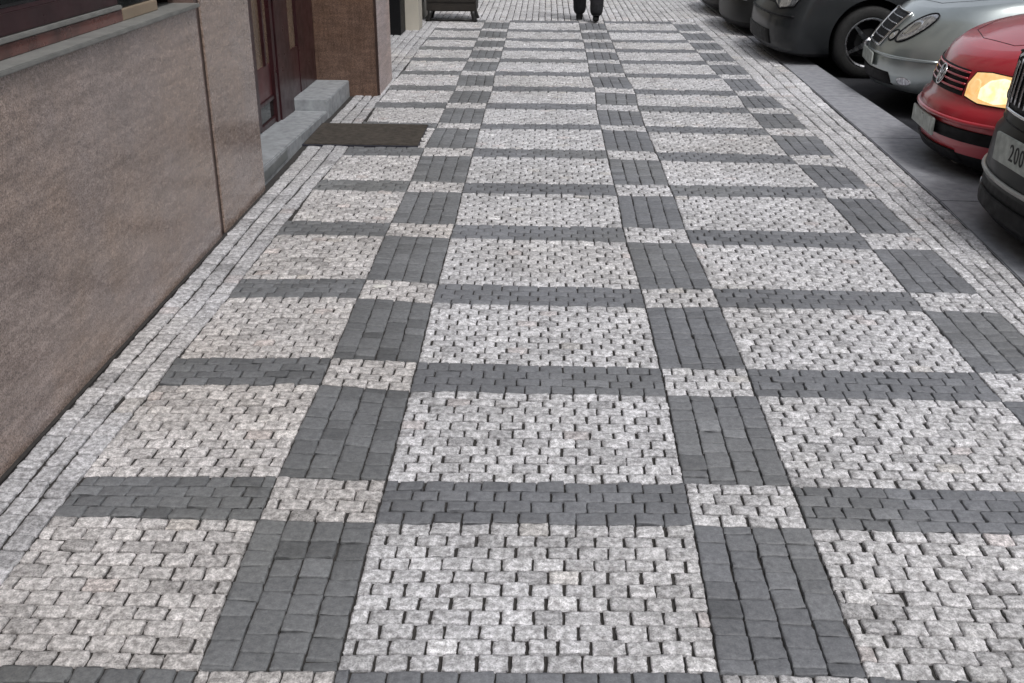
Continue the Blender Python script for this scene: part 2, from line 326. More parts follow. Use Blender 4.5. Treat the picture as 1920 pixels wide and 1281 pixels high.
def wave(x, y): return .0025*np.sin(x*1.9+y*.8)+.002*np.sin(y*2.7)
def stones_mesh():
    V = []; Fc = []; T = []; MI = []; nv = 0
    P = np.array([s[0] for s in STONES]); K = np.array([s[1] == 'pale' for s in STONES]); TI = np.array([s[2] for s in STONES])
    GX = np.array([s[3] for s in STONES]); GY = np.array([s[4] for s in STONES]); D = P.mean(1)[:, 1]
    for lo, hi, a in ((-9, 3.6, [-1, -.95, -.72, -.3, .3, .72, .95, 1]), (3.6, 7.5, [-1, -.90, -.4, .4, .90, 1]), (7.5, 99, [-1, -.85, .85, 1])):
        idx = np.where((D >= lo) & (D < hi))[0]; N = len(idx)
        if not N: continue
        n = len(a); a = np.array(a); S, Tt = np.meshgrid(a, a, indexing='xy'); S = S.ravel(); Tt = Tt.ravel()
        # rounded corners
        rr = np.maximum(np.abs(S), np.abs(Tt)); co = np.minimum(np.abs(S), np.abs(Tt)); pull = np.where((rr > .99), .028*co**8, 0)
        Su, Tu = S*(1-pull), Tt*(1-pull)
        p = P[idx]; e1 = np.linalg.norm(p[:, 1]-p[:, 0], axis=1); e2 = np.linalg.norm(p[:, 3]-p[:, 0], axis=1)
        sx = 1-2*GX[idx]/e1; sy = 1-2*GY[idx]/e2
        u = .5+.5*Su[None]*sx[:, None]; v = .5+.5*Tu[None]*sy[:, None]
        xy = ((1-u)*(1-v))[..., None]*p[:, None, 0]+(u*(1-v))[..., None]*p[:, None, 1]+(u*v)[..., None]*p[:, None, 2]+((1-u)*v)[..., None]*p[:, None, 3]
        edge = rr > .99
        pale = K[idx][:, None]
        xy = xy+RNG.normal(0, 1, xy.shape)*np.where(edge, .0010, .0012)[None, :, None]
        drop = np.where(edge, .0032, np.where(rr > .85, .0005, 0))
        dome = .0012*(1-np.maximum(S**2, Tt**2))
        z = RNG.normal(0, .0014, (N, 1))+RNG.normal(0, .0012, (N, 1))*S+RNG.normal(0, .0012, (N, 1))*Tt - drop*np.where(pale, 1.1, .55)+dome
        z = z+RNG.normal(0, 1, z.shape)*np.where(pale, .0011, .0005)*(~edge)
        top = np.concatenate([xy, z[..., None]], -1)                      # N, n*n, 3
        per = list(range(n))+[n*k+n-1 for k in range(1, n)]+[n*(n-1)+k for k in range(n-2, -1, -1)]+[n*k for k in range(n-2, 0, -1)]
        sk = top[:, per].copy(); sk[..., 2] = -.03
        vv = np.concatenate([top, sk], 1); m = vv.shape[1]
        f = [(j*n+i, j*n+i+1, (j+1)*n+i+1, (j+1)*n+i) for j in range(n-1) for i in range(n-1)]
        L = len(per)
        f += [(per[k], n*n+k, n*n+(k+1) % L, per[(k+1) % L]) for k in range(L)]
        f = np.array(f); V.append(vv.reshape(-1, 3)); Fc.append((f[None]+(nv+np.arange(N)*m)[:, None, None]).reshape(-1, 4))
        T.append(np.repeat(TI[idx], m, axis=0)); MI.append(np.repeat((~K[idx]).astype(int), len(f))); nv += N*m
    V = np.concatenate(V); Fc = np.concatenate(Fc); T = np.concatenate(T); MI = np.concatenate(MI)
    V[:, 2] += wave(V[:, 0], V[:, 1])       # settled ground
    me = bpy.data.meshes.new('pavement'); me.vertices.add(len(V)); me.vertices.foreach_set('co', V.ravel())
    me.loops.add(Fc.size); me.loops.foreach_set('vertex_index', Fc.ravel().astype(np.int32))
    me.polygons.add(len(Fc)); me.polygons.foreach_set('loop_start', (np.arange(len(Fc))*4).astype(np.int32))
    me.update(calc_edges=True)
    me.polygons.foreach_set('material_index', MI.astype(np.int32))
    at = me.attributes.new('tint', 'FLOAT_COLOR', 'POINT')
    at.data.foreach_set('color', np.concatenate([T, np.ones((len(T), 1))], 1).ravel().astype(np.float32))
    me.polygons.foreach_set('use_smooth', np.ones(len(Fc), bool))
    return me
pv = link('pavement', stones_mesh(), [M_PALE, M_DARK]); tag(pv, kind='structure')
def sheet(name, x0, x1, y0, y1, z, mat):
    return tag(MB().poly([(x0, y0, z), (x1, y0, z), (x1, y1, z), (x0, y1, z)], [(0, 1, 2, 3)]).build(name, mat), kind='structure')
MB_ = MB(); ys = list(np.arange(.3, 36, .12))+[45, 60]; ys = [-6, -1]+ys; nx = 40; pts = []
for y in ys:
    for i in range(nx):
        x = -3.2+(kerb_in(y)-.004+3.2)*i/(nx-1); pts.append((x, y, -.0095+float(wave(x, y))+.0012*math.sin(x*37+y*11)*math.sin(y*29)))
MB_.poly(pts, [(j*nx+i, j*nx+i+1, (j+1)*nx+i+1, (j+1)*nx+i) for j in range(len(ys)-1) for i in range(nx-1)]); tag(MB_.build('pavement_bed', M_SAND), kind='structure')
sheet('ground', -300, 300, -300, 600, -.20, M_ROAD)
sheet('road', 2.6, 13.5, -20, 90, -.12, M_ROAD)
kb = MB(); y = .2
while y < 60:
    l = random.uniform(1.6, 2.2); a, b = y+.001, y+l-.001; dz = random.uniform(-.001, .001)
    p = []
    for side in (0, 1):
        for yy in (a, b):
            for z in (-.25, dz): p.append(((kerb_in(yy) if side == 0 else 2.838+.002*math.sin(yy)), yy, z))
    kb.hexa(p); y += l
tag(kb.build('kerb', M_KERB, bevel=.006), kind='structure')
gt = MB()                                              # the gutter line of small setts
# ------------------------------------------------------------------ granite building on the left
M_BOARD = plain('worn_red_board', (.14, .05, .04), .3, vary=.55, scale=6, coat=.5)
M_JOINT = plain('reddish_joint', (.15, .10, .085), .5, vary=.2, scale=12)
B = empty('granite_building', (-1.67, 5.05, 0), 0, 'brown granite faced building along the left edge of the pavement', 'building')
inv = Matrix.Translation((-1.67, -5.05+10.1, 0)).inverted()
OX, OY = -1.67, 5.05
def bb(name, mat, boxes, bevel=0, parent=None, label=None):
    m = MB()
    for (x0, x1, y0, y1, z0, z1) in boxes: m.box(x0-OX, x1-OX, y0-OY, y1-OY, z0, z1)
    o = m.build(name, mat, parent or B, bevel=bevel)
    if label: o['label'] = label
    return o
bb('plinth', M_GRAN, [(-2.3, -1.67, -8, 5.015, -.1, 1.146)])
bb('pilaster', M_GRAN, [(-2.3, -1.673, 5.096, 5.93, -.1, 3.3)], .003)
bb('joint_shade_strip', M_BRASS, [(-2.3, -1.681, 5.048, 5.095, -.1, 3.3)])  # near-flush strip, its dark brown colour stands in for the groove's shade
bb('joint_lining', M_JOINT, [(-1.8, -1.676, 5.0155, 5.0475, -.02, 3.3)])
bb('wall_foot', M_SAND, [(-1.675, -1.655, -8, 5.03, -.05, -.001)])
bb('sill', M_SILL, [(-2.1, -1.648, -8, 5.02, 1.150, 1.168)], .003)
bb('sill', M_SILL, [(-2.1, -1.655, -8, 4.3, 3.3, 3.4)], .003)
wn = bb('window', M_MAROON, [(-1.85, -1.750, -8, 4.30, 1.2335, 1.305), (-1.85, -1.77, -8, 4.30, 3.2, 3.3), (-1.85, -1.76, 4.22, 4.30, 1.306, 3.2),
                             (-1.85, -1.76, 2.3, 2.38, 1.306, 3.2), (-1.85, -1.76, -.3, -.22, 1.306, 3.2)], .004)
bb('sash_rail', M_SILL, [(-1.85, -1.733, -8, 4.30, 1.2165, 1.233)], .003, wn)
bb('sill_board', M_BOARD, [(-1.85, -1.741, -8, 4.31, 1.168, 1.216)], .003, wn)
bb('window_pane', M_GLASSD, [(-1.82, -1.81, -8, 4.22, 1.306, 3.2)], 0, wn)
bb('window_display', M_BEIGE, [(-2.9, -2.3, -8, 4.6, 1.31, 2.2)], 0, wn)
bb('jamb', M_BEIGE, [(-2.1, -1.742, 4.315, 4.72, 1.168, 1.212)], .003)
bb('jamb_post', M_GLASSD, [(-2.1, -1.76, 4.32, 5.01, 1.213, 3.3)], .003)
bb('upper_wall', M_CREAM, [(-2.3, -1.70, -8, 30, 3.4, 7.0), (-2.3, -1.95, 6.07, 8.92, 2.6, 3.4), (-2.3, -1.76, 9.72, 30, 2.9, 3.4)])
bb('cornice', M_SILL, [(-2.3, -1.60, -8, 30, 7.0, 7.25)], .02)
wu = None
for yy in (-5.2, -2.2, .8, 3.8, 6.8, 9.8, 12.8, 15.8):
    wu = bb('upper_window', M_MAROON, [(-1.70, -1.685, yy-.55, yy+.55, 4.3, 4.36), (-1.70, -1.685, yy-.55, yy+.55, 6.1, 6.16), (-1.70, -1.685, yy-.55, yy-.49, 4.36, 6.1), (-1.70, -1.685, yy+.49, yy+.55, 4.36, 6.1), (-1.70, -1.688, yy-.03, yy+.03, 4.36, 6.1)])
    bb('upper_pane', M_GLASSD, [(-1.70, -1.694, yy-.49, yy-.03, 4.36, 6.1), (-1.70, -1.694, yy+.03, yy+.49, 4.36, 6.1)], 0, wu)
# doorway
st = MB()
st.hexa([Vector(p)-Vector((OX, OY, 0)) for p in [(-2.3, 5.933, -.1), (-2.3, 5.933, .114), (-2.3, 7.98, -.1), (-2.3, 7.98, .052), (-1.70, 5.933, -.1), (-1.70, 5.933, .114), (-1.70, 7.98, -.1), (-1.70, 7.98, .052)]])
lo = st.build('step', M_STEP, B, bevel=.006)
st = MB()
st.hexa([Vector(p)-Vector((OX, OY, 0)) for p in [(-2.3, 7.983, -.1), (-2.3, 7.983, .135), (-2.3, 8.917, -.1), (-2.3, 8.917, .128), (-1.693, 7.983, -.1), (-1.693, 7.983, .135), (-1.693, 8.917, -.1), (-1.693, 8.917, .128)]])
up = st.build('step', M_STEP, B, bevel=.006)
bb('step_inlay', plain('grey_inlay', (.13, .14, .14), .6, vary=.2), [(-1.72, -1.6965, 6.0, 6.62, .012, .074)], .002, lo)
bb('jamb', M_GRAN3, [(-2.3, -1.452, 8.92, 8.955, -.1, 3.3)], .003, None, 'dark brown polished side of the doorway')
bb('pier', M_GRAN2, [(-2.3, -1.43, 8.958, 9.70, -.1, 3.4)], .004)
bb('pier_edge', M_BRASS, [(-1.462, -1.432, 8.935, 8.957, -.1, 3.3)], .002)
dr = bb('door', M_MAROON, [(-2.02, -1.970, 6.86, 7.06, .09, 2.55), (-2.02, -1.965, 7.48, 7.56, .06, 2.55), (-2.02, -1.978, 7.06, 7.48, .07, .115), (-2.02, -1.978, 7.06, 7.48, .24, .27), (-2.02, -1.978, 7.06, 7.48, 2.45, 2.55), (-2.02, -1.974, 7.30, 7.34, .50, 2.45)], .004)
bb('door_panel', M_MAROON2, [(-2.01, -1.99, 7.06, 7.48, .27, .50)], .002, dr)
bb('door_panel', M_GLASSD, [(-2.01, -1.992, 7.06, 7.48, .115, .24)], .002, dr)
bb('door_glass', M_BEIGEGL, [(-2.01, -1.995, 7.06, 7.48, .50, 2.45)], 0, dr)
bb('door_handle', M_BRASS2, [(-1.965, -1.92, 7.50, 7.53, 1.0, 1.35)], .004, dr)
dr2 = bb('door', M_MAROON, [(-2.02, -1.955, 7.57, 7.975, .05, 2.55), (-2.02, -1.972, 8.32, 8.915, .131, 2.55), (-2.02, -1.976, 7.978, 8.31, .131, .50), (-2.02, -1.976, 7.978, 8.31, 2.45, 2.55)], .004)
bb('door_glass', M_BEIGEGL, [(-2.01, -1.995, 7.99, 8.31, .50, 2.45)], 0, dr2)
bb('door_frame', M_MAROON, [(-2.3, -1.90, 5.936, 6.02, .114, 2.6), (-2.3, -1.93, 6.40, 6.50, .112, 2.6), (-2.02, -1.985, 6.72, 6.855, .10, 2.6), (-2.3, -1.96, 6.16, 8.92, 2.555, 2.6)], .004)
bb('sidelight', M_BEIGEGL, [(-2.02, -1.99, 6.02, 6.40, .35, 2.55), (-2.02, -1.995, 6.5, 6.72, .35, 2.55)], 0)
bb('sidelight_base', M_MAROON2, [(-2.02, -1.98, 6.02, 6.40, .112, .35), (-2.02, -1.985, 6.5, 6.72, .112, .35)], 0)
# shopfront past the pier
sf = bb('shopfront', M_BLACKPL, [(-2.2, -1.93, 9.70, 9.9, -.1, 2.9), (-2.2, -1.94, 9.9, 13.1, -.1, .12), (-2.2, -1.93, 11.4, 11.5, .12, 2.9), (-2.2, -1.94, 9.9, 13.1, 2.7, 2.9)], .004)
bb('shop_glass', M_GLASSD, [(-2.0, -1.98, 9.9, 11.4, .12, 2.7), (-2.0, -1.98, 11.5, 13.1, .12, 2.7)], 0, sf)
bb('column', M_CREAM, [(-2.2, -1.585, 13.2, 13.62, -.1, 2.9)], .01)
bb('far_wall', M_CREAM, [(-2.2, -1.66, 13.62, 30, -.1, 2.9)])
bb('dark_cladding', M_BLACKPL, [(-2.2, -1.75, 12.75, 13.197, -.1, 2.9)], .004)
# far side of the street, seen only in the paint of the cars
OB = empty('apartment_building', (13.6, 10, 0), 0, 'plain plastered apartment building across the street', 'building')
m = MB().box(0, 6, -26, 40, -.2, 9); m.build('wall', M_CREAM, OB)
for fl in (1.0, 4.2, 7.0)[:3]:
    for yy in np.arange(-24, 38, 2.8):
        wf = MB().box(-.02, .001, yy, yy+1.1, fl, fl+1.5).build('window', M_GLASSD, OB)
MB().box(-.25, 6.2, -26.2, 40.2, 9.0, 9.25).build('cornice', M_SILL, OB)

# ------------------------------------------------------------------ doormat
dm = empty('doormat', (-1.29, 7.405, 0), 0, 'dark brown rectangular mat lying on the pavement in front of the doorway', 'doormat')
m = MB().box(-.40, .41, -.335, .34, -.02, .006)
for k in range(26): m.box(-.40+.0005, .41-.0005, -.33+k*.0258, -.33+k*.0258+.016, .006, .0105)
m.build('mat_surface', M_MAT, dm)
MB().box(-.416, .414, -.352, -.335, -.02, .004).box(-.415, .413, .34, .348, -.02, .004).box(-.41, -.402, -.335, .34, -.02, .004).box(.41, .414, -.335, .34, -.02, .004).build('mat_edge', M_MATEDGE, dm)

# ------------------------------------------------------------------ small litter
def crumple(name, c, r, mat, label, cat, flat=.5, seed=1, rz=0, sx=1):
    rg = random.Random(seed); bm = bmesh.new(); bmesh.ops.create_icosphere(bm, subdivisions=3, radius=r)
    for v in bm.verts: v.co *= rg.uniform(.75, 1.15); v.co.z *= flat; v.co.x *= sx
    me = bpy.data.meshes.new(name); bm.to_mesh(me); bm.free(); o = link(name, me, mat); o.location = c; o.rotation_euler.z = rz
    return tag(o, label, cat)
crumple('paper_scrap', (-.735, 4.33, .006), .016, M_PAPER, 'tiny white paper scrap lying on the dark setts of the left column', 'litter', .35, 3, .2, 2.2)
for i, (x, y, r_, lb_) in enumerate([(2.80, 7.34, .030, 'pale scrap on the kerb edge beside the red car, farthest from the camera'), (2.815, 7.08, .032, 'pale scrap on the kerb edge beside the red car, middle one of the row'), (2.80, 6.86, .024, 'pale scrap on the kerb edge beside the red car, nearest to the camera')]):
    tag(crumple('litter_scrap', (x, y, .004), r_, M_PAPER, lb_, 'litter', .35, 11+i, 1.5, 2.4), group='scraps on the kerb edge')

# ------------------------------------------------------------------ dark stand far left
S = empty('slatted_box', (-1.25, 14.3, 0), 0, 'dark slatted wooden box standing on short feet by the pale column', 'box')
m = MB().box(-.32, .32, -.2, .25, .135, .80)
for k in range(6): m.box(-.325, .325, -.212, -.2, .145+k*.108, .145+k*.108+.09)
for sx in (-1, 1): m.box(sx*.32-.012*(sx < 0), sx*.32+.012*(sx > 0), -.21, .26, .14, .80)
m.build('box_body', M_DARKWOOD, S, bevel=.004)
MB().box(-.345, .345, -.23, .275, .80, .83).build('lid', M_DARKWOOD, S, bevel=.006)
for sx in (-1, 1):
    for sy in (-.19, .23):
        MB().tube([(sx*.285, sy, .14), (sx*.29, sy, .09), (sx*.305, sy, .045), (sx*.318, sy, .0)], [.036, .03, .03, .036], 10).build('foot', M_IRON, S, smooth=True)
MB().tube([(-.3, -.19, .022), (-.12, -.19, .016), (.02, -.19, .022), (.10, -.19, .034), (.18, -.19, .024), (.3, -.19, .02)], [.016, .014, .016, .024, .016, .016], 8).build('foot_rail', M_IRON, S, smooth=True)

# ------------------------------------------------------------------ person
def skin(name, verts, edges, radii, mat, parent, sub=2):
    me = bpy.data.meshes.new(name); me.from_pydata(verts, edges, []); o = link(name, me, None, None)
    o.modifiers.new('s', 'SKIN').use_smooth_shade = True
    for i, r_ in enumerate(radii):
        sv_ = me.skin_vertices[0].data[i]; sv_.radius = (r_, r_) if not isinstance(r_, tuple) else r_
    me.skin_vertices[0].data[0].use_root = True
    ss = o.modifiers.new('b', 'SUBSURF'); ss.levels = sub; ss.render_levels = sub
    dg = bpy.context.evaluated_depsgraph_get(); nm = bpy.data.meshes.new_from_object(o.evaluated_get(dg))
    bpy.data.objects.remove(o); nm.name = name
    nm.materials.clear(); r = link(name, nm, mat, parent, True); return r
PN = empty('person', (.585, 14.25, 0), 0, 'person in black trousers and black shoes walking far up the pavement', 'person')
# local: x right, y away; facing away, left foot ahead
hipL, hipR = (-.10, 0, .92), (.10, 0, .92)
kneeL, kneeR = (-.125, .06, .50), (.115, .02, .50)
ankL, ankR = (-.115, .20, .09), (.095, -.13, .11)
body_v = [(0, 0, .95), (0, 0, 1.12), (0, .01, 1.32), (0, .01, 1.46), (0, .02, 1.56), hipL, hipR, kneeL, kneeR, ankL, ankR,
          (-.19, .0, 1.42), (.19, .0, 1.42), (-.27, -.03, 1.14), (.27, -.03, 1.14), (-.20, .09, .98), (.20, .09, .98), (0, .03, 1.68)]
body_e = [(0, 1), (1, 2), (2, 3), (3, 4), (0, 5), (0, 6), (5, 7), (6, 8), (7, 9), (8, 10), (3, 11), (3, 12), (11, 13), (12, 14), (13, 15), (14, 16), (4, 17)]
body_r = [.10, .09, .085, .06, .045, .085, .085, .058, .058, .04, .04, .055, .055, .042, .042, .03, .03, .07]
bd = skin('body', body_v, body_e, body_r, M_SKIN, PN)
# head, face and hair
def head():
    bm = bmesh.new(); bmesh.ops.create_uvsphere(bm, u_segments=32, v_segments=24, radius=.1)
    for v in bm.verts:
        x, y, z = v.co; v.co = (x*.78, y*.95, z*1.2)
        if z < -.02: v.co.x *= 1+z*2.2; v.co.y *= 1+z*.9
        if y > .06 and abs(x) < .018 and -.03 < z < .012: v.co.y += .016           # nose
        if y > .05 and abs(abs(x)-.033) < .012 and .005 < z < .03: v.co.y -= .007    # eye sockets
        if y > .05 and abs(x) < .028 and -.062 < z < -.045: v.co.y += .003           # mouth
    me = bpy.data.meshes.new('head'); bm.to_mesh(me); bm.free(); o = link('head', me, M_SKIN, PN, True); o.location = (0, .03, 1.70)
    for sx in (-1, 1): MB().tube([(sx*.078, .0, -.02), (sx*.088, -.008, .0), (sx*.086, -.012, .022)], [.008, .014, .01], 8).build('ear', M_SKIN, o, smooth=True)
    bm = bmesh.new(); bmesh.ops.create_uvsphere(bm, u_segments=32, v_segments=24, radius=.108)
    bmesh.ops.delete(bm, geom=[v for v in bm.verts if (v.co.z < .025 and v.co.y > .0) or v.co.z < -.065 or (v.co.y > .07 and v.co.z < .055)], context='VERTS')
    for v in bm.verts: v.co = (v.co.x*.82, v.co.y*.98, v.co.z*1.2)
    me = bpy.data.meshes.new('hair'); bm.to_mesh(me); bm.free(); h_ = link('hair', me, M_HAIR, PN, True); h_.location = (0, .028, 1.705)
head()
trv = [(0, 0, .99), (0, 0, .93), (-.10, 0, .84), (.10, 0, .84), (-.125, .06, .50), (.115, .02, .50), (-.118, .17, .20), (.10, -.09, .20), (-.116, .195, .07), (.096, -.12, .075)]
skin('trousers', trv, [(0, 1), (1, 2), (1, 3), (2, 4), (3, 5), (4, 6), (5, 7), (6, 8), (7, 9)], [.15, .15, .11, .11, .102, .102, .096, .096, .09, .09], M_CLOTH, PN)
skin('coat', [(0, 0, 1.05), (0, 0, .86), (0, 0, 1.25), (0, .0, 1.42), (0, .01, 1.49), (-.2, 0, 1.40), (.2, 0, 1.40), (-.28, -.03, 1.14), (.28, -.03, 1.14), (-.215, .08, 1.0), (.215, .08, 1.0)],
     [(0, 1), (0, 2), (2, 3), (3, 4), (3, 5), (3, 6), (5, 7), (6, 8), (7, 9), (8, 10)], [.165, .18, .17, .13, .08, .085, .085, .062, .062, .055, .055], M_CLOTH, PN)
for sx, (ax, ay, az) in ((-1, ankL), (1, ankR)):
    p0 = 0 if sx < 0 else .012
    skin('shoe', [(ax, ay-.05, .045+p0), (ax, ay+.02, .055+p0*.6), (ax+.004*sx, ay+.12, .036), (ax+.006*sx, ay+.19, .030), (ax, ay-.035, .10+p0)], [(0, 1), (1, 2), (2, 3), (0, 4)],
         [(.044, .044), (.046, .05), (.05, .036), (.042, .028), (.048, .05)], M_SHOE, PN)

# ------------------------------------------------------------------ cars
def lerp(a, b, t): return a+(b-a)*t
def sstep(a, b, x): t = min(1, max(0, (x-a)/(b-a))); return t*t*(3-2*t)
class Car:
    def __init__(s, loc, yaw, label, cat, spec):
        s.S = spec; s.root = empty(spec.get('name', 'parked_car'), (loc[0], loc[1], -.12), yaw, label, cat, 'cars parked nose-in along the kerb')
        s.body()
    def outline(s, z, w, x0, xr, a, n=2.6, ar=.25):
        """closed outline, left side = -y; starts at nose centre, goes to -y"""
        L = s.S['L']; pts = []
        NA, NS = 14, 22
        for i in range(NA+1):
            ph = math.pi/2*i/NA; y = -w*(math.sin(ph))**(2/n); x = x0+a*(1-max(0, math.cos(ph))**(2/n)); pts.append((x, y))
        xs, xe = x0+a, L-xr-ar
        for i in range(1, NS): pts.append((lerp(xs, xe, i/NS), -w*(1+.012*math.sin(math.pi*i/NS))))
        for i in range(NA+1):
            ph = math.pi/2*(1-i/NA); y = -w*(math.sin(ph))**(2/n) if i < NA else 0; x = L-xr-ar*(1-1)*0-ar*(1-1)+0
            x = (L-xr)-ar*(1-max(0, math.cos(ph))**(2/n)); pts.append((x, y))
        half = pts; full = half+[(x, -y) for x, y in reversed(half[1:-1])]
        return full
    def body(s):
        S = s.S; lv = S['levels']; rise = S['rise']
        rings = []
        for (z, w, x0, xr, a, k) in lv:
            o = s.outline(z, w, x0, xr, a, S.get('n', 2.6)); rings.append([(x, y, z+k*rise(x)) for x, y in o])
        (z, w, x0, xr, a, k) = lv[-1]; o = s.outline(z, w, x0, xr, a, S.get('n', 2.6)); cr = S.get('crown', .06)
        nt_ = len(rings); xc0 = x0
        for t in (.985, .95, .88, .76, .6, .4, .2, 0.):
            q = []
            for x, y in o:
                # rings slide to the centreline; near the nose they also move back a little
                xx = x+(1-t)*S.get('hoodpull', .06)*(1-sstep(0, .8, x-x0)); q.append((xx, y*t, z+k*rise(xx)+cr*(1-t**2.2)*(.35+.65*sstep(0, .7, xx-x0))))
            rings.append(q)
        N = len(o); V = [p for r_ in rings for p in r_]; Fc = []
        for i in range(len(rings)-1):
            for j in range(N): Fc.append((i*N+j, i*N+(j+1) % N, (i+1)*N+(j+1) % N, (i+1)*N+j))
        Fc.append(tuple(range(N-1, -1, -1)))
        me = bpy.data.meshes.new('body'); me.from_pydata(V, [], Fc)
        bm = bmesh.new(); bm.from_mesh(me); bmesh.ops.remove_doubles(bm, verts=bm.verts, dist=.0008); bmesh.ops.recalc_face_normals(bm, faces=bm.faces)
        for f in bm.faces:
            f.smooth = True
            if f.calc_center_median().z < S.get('blackz', .24): f.material_index = 1
        bm.to_mesh(me); bm.free()
        o = link('body', me, [S['paint'], M_BLACKPL], s.root); s.b = o
        bm = bmesh.new(); bm.from_mesh(me); s.bvh = BVHTree.FromBMesh(bm); bm.free()
        # wheel arches cut out of the body
        wr = S['wr']; c = MB()
        for x in (S['wx'], S['wx']+S['wb']):
            for sy in (-1, 1):
                w = S['levels'][3][1]; y0, y1 = sorted((sy*(w-.26), sy*(w+.2)))
                n0 = len(c.v); nn = 40; rc = wr+.055
                pp = [(x+rc*math.cos(2*math.pi*k/nn), yy, wr+.015+rc*math.sin(2*math.pi*k/nn)) for yy in (y0, y1) for k in range(nn)]
                c.poly(pp, [(k, (k+1) % nn, nn+(k+1) % nn, nn+k) for k in range(nn)]+[tuple(range(nn))[::-1], tuple(range(nn, 2*nn))])
        co = c.build('cut', M_BLACKPL, s.root)
        md = o.modifiers.new('a', 'BOOLEAN'); md.operation = 'DIFFERENCE'; md.object = co; md.solver = 'EXACT'; md.use_self = False
        try: md.material_mode = 'TRANSFER'
        except Exception: pass
        dg = bpy.context.evaluated_depsgraph_get(); nm = bpy.data.meshes.new_from_object(o.evaluated_get(dg))
        if len(nm.polygons) > 200: o.modifiers.clear(); o.data = nm; nm.name = 'body'; nm.shade_smooth(); nm.set_sharp_from_angle(angle=R(45))
        else: o.modifiers.clear()
        bpy.data.objects.remove(co)
        # greenhouse
        gh = MB(); rr = []
        gx0, gx1, gw = S['gx0'], S['gx1'], S['gw']; zb = S['levels'][-1][0]+S['levels'][-1][5]*rise(gx0+.3)-.04; zr = S['zr']
        for t, dz in ((0, 0), (.33, .34), (.66, .68), (.93, .95), (1, 1.)):
            z_ = lerp(zb, zr-.03, dz); x0 = gx0+S['rake']*t; x1 = gx1-S['rake2']*t; w_ = gw-.17*t-(.05 if t == 1 else 0)
            rr.append([(x0, 0, z_), (x0+.04, -w_*.6, z_), (x0+.14, -w_*.93, z_), (x0+.4, -w_, z_), ((x0+x1)/2, -w_, z_), (x1-.3, -w_*.98, z_), (x1-.08, -w_*.8, z_), (x1, 0, z_),
                       (x1-.08, w_*.8, z_), (x1-.3, w_*.98, z_), ((x0+x1)/2, w_, z_), (x0+.4, w_, z_), (x0+.14, w_*.93, z_), (x0+.04, w_*.6, z_)])
        n = 14; gh.poly([p for r_ in rr[:4] for p in r_], [(i*n+j, i*n+(j+1) % n, (i+1)*n+(j+1) % n, (i+1)*n+j) for i in range(3) for j in range(n)])
        gh.build('window_glass', M_GLASSD, s.root, smooth=True)
        rf = MB(); top = rr[3:]
        cx = sum(p[0] for p in top[1])/n
        top.append([(lerp(cx, p[0], .6), p[1]*.6, p[2]+.025) for p in top[1]]); top.append([(lerp(cx, p[0], .05), p[1]*.05, p[2]+.035) for p in top[1]])
        rf.poly([p for r_ in top for p in r_], [(i*n+j, i*n+(j+1) % n, (i+1)*n+(j+1) % n, (i+1)*n+j) for i in range(3) for j in range(n)]+[tuple(3*n+j for j in range(n))])
        for j in (2, 5, 9, 12, 4, 10):
            rf.tube([(rr[i][j][0], rr[i][j][1]*1.006, rr[i][j][2]) for i in range(5)], .03 if j not in (4, 10) else .022, 6)
        rf.build('roof', S['paint'], s.root, smooth=True)
        for sy in (-1, 1):
            mi = MB().box(gx0+.45, gx0+.56, min(sy*(gw+.02), sy*(gw+.19)), max(sy*(gw+.02), sy*(gw+.19)), zb+.06, zb+.19).build('mirror', S['paint'], s.root, bevel=.025, seg=3)
        # tail lamps and wheels
        for sy in (-1, 1):
            MB().box(S['L']-.09, S['L']-.012, min(sy*.5, sy*.72), max(sy*.5, sy*.72), .62, .78).build('tail_light', M_TAIL, s.root, bevel=.012)
        for x in (S['wx'], S['wx']+S['wb']):
            for sy in (-1, 1): s.wheel(x, sy)
    def wheel(s, x, sy):
        wr = s.S['wr']; rr = s.S.get('rr', wr*.66); yo = s.S['levels'][3][1]-.012
        W = empty('wheel', (x, sy*yo, wr), 0 if sy < 0 else math.pi); W.parent = s.root
        W.rotation_euler.z = 0 if sy < 0 else math.pi
        W.rotation_euler.y = s.S.get('spin', .3) if sy < 0 else 0
        # local -y is outward
        t = MB().lathe([(rr-.005, .01), (rr+.004, .0), (rr+.02, -.004), (wr-.05, .0-.006), (wr-.018, .006), (wr-.004, .022), (wr, .045), (wr, .165), (wr-.02, .195), (wr-.06, .205), (rr, .2), (rr-.005, .01)], 56)
        t.build('tyre', M_RUBBER, W, smooth=True)
        r_ = MB().lathe([(rr-.012, .17), (rr-.012, .03), (rr-.004, .006), (rr+.004, -.002), (rr-.006, -.003), (rr-.02, .012), (rr-.024, .17)], 56)
        n = s.S.get('spokes', 5)
        for k in range(n):
            a = 2*math.pi*k/n; Mx = Matrix.Rotation(a, 4, 'Y')
            q = [Vector(p) for p in [(.03, .045, -.026), (.03, .018, -.026), (.03, .045, .026), (.03, .018, .026), (rr-.014, .03, -.013), (rr-.014, .008, -.013), (rr-.014, .03, .013), (rr-.014, .008, .013)]]
            q = [q[0], q[2], q[1], q[3], q[4], q[6], q[5], q[7]]
            r_.hexa([Mx @ p for p in q])
        r_.lathe([(.001, .006), (.03, .008), (.052, .02), (.058, .05)], 24)
        r_.build('rim', M_ALLOY, W, smooth=False)
        MB().lathe([(.0, .07), (.13, .07), (.135, .085), (0, .09)], 36).build('brake_disc', M_IRON, W)
    def hit(s, o, d):
        h_ = s.bvh.ray_cast(Vector(o), Vector(d).normalized(), 6)
        return h_[0]
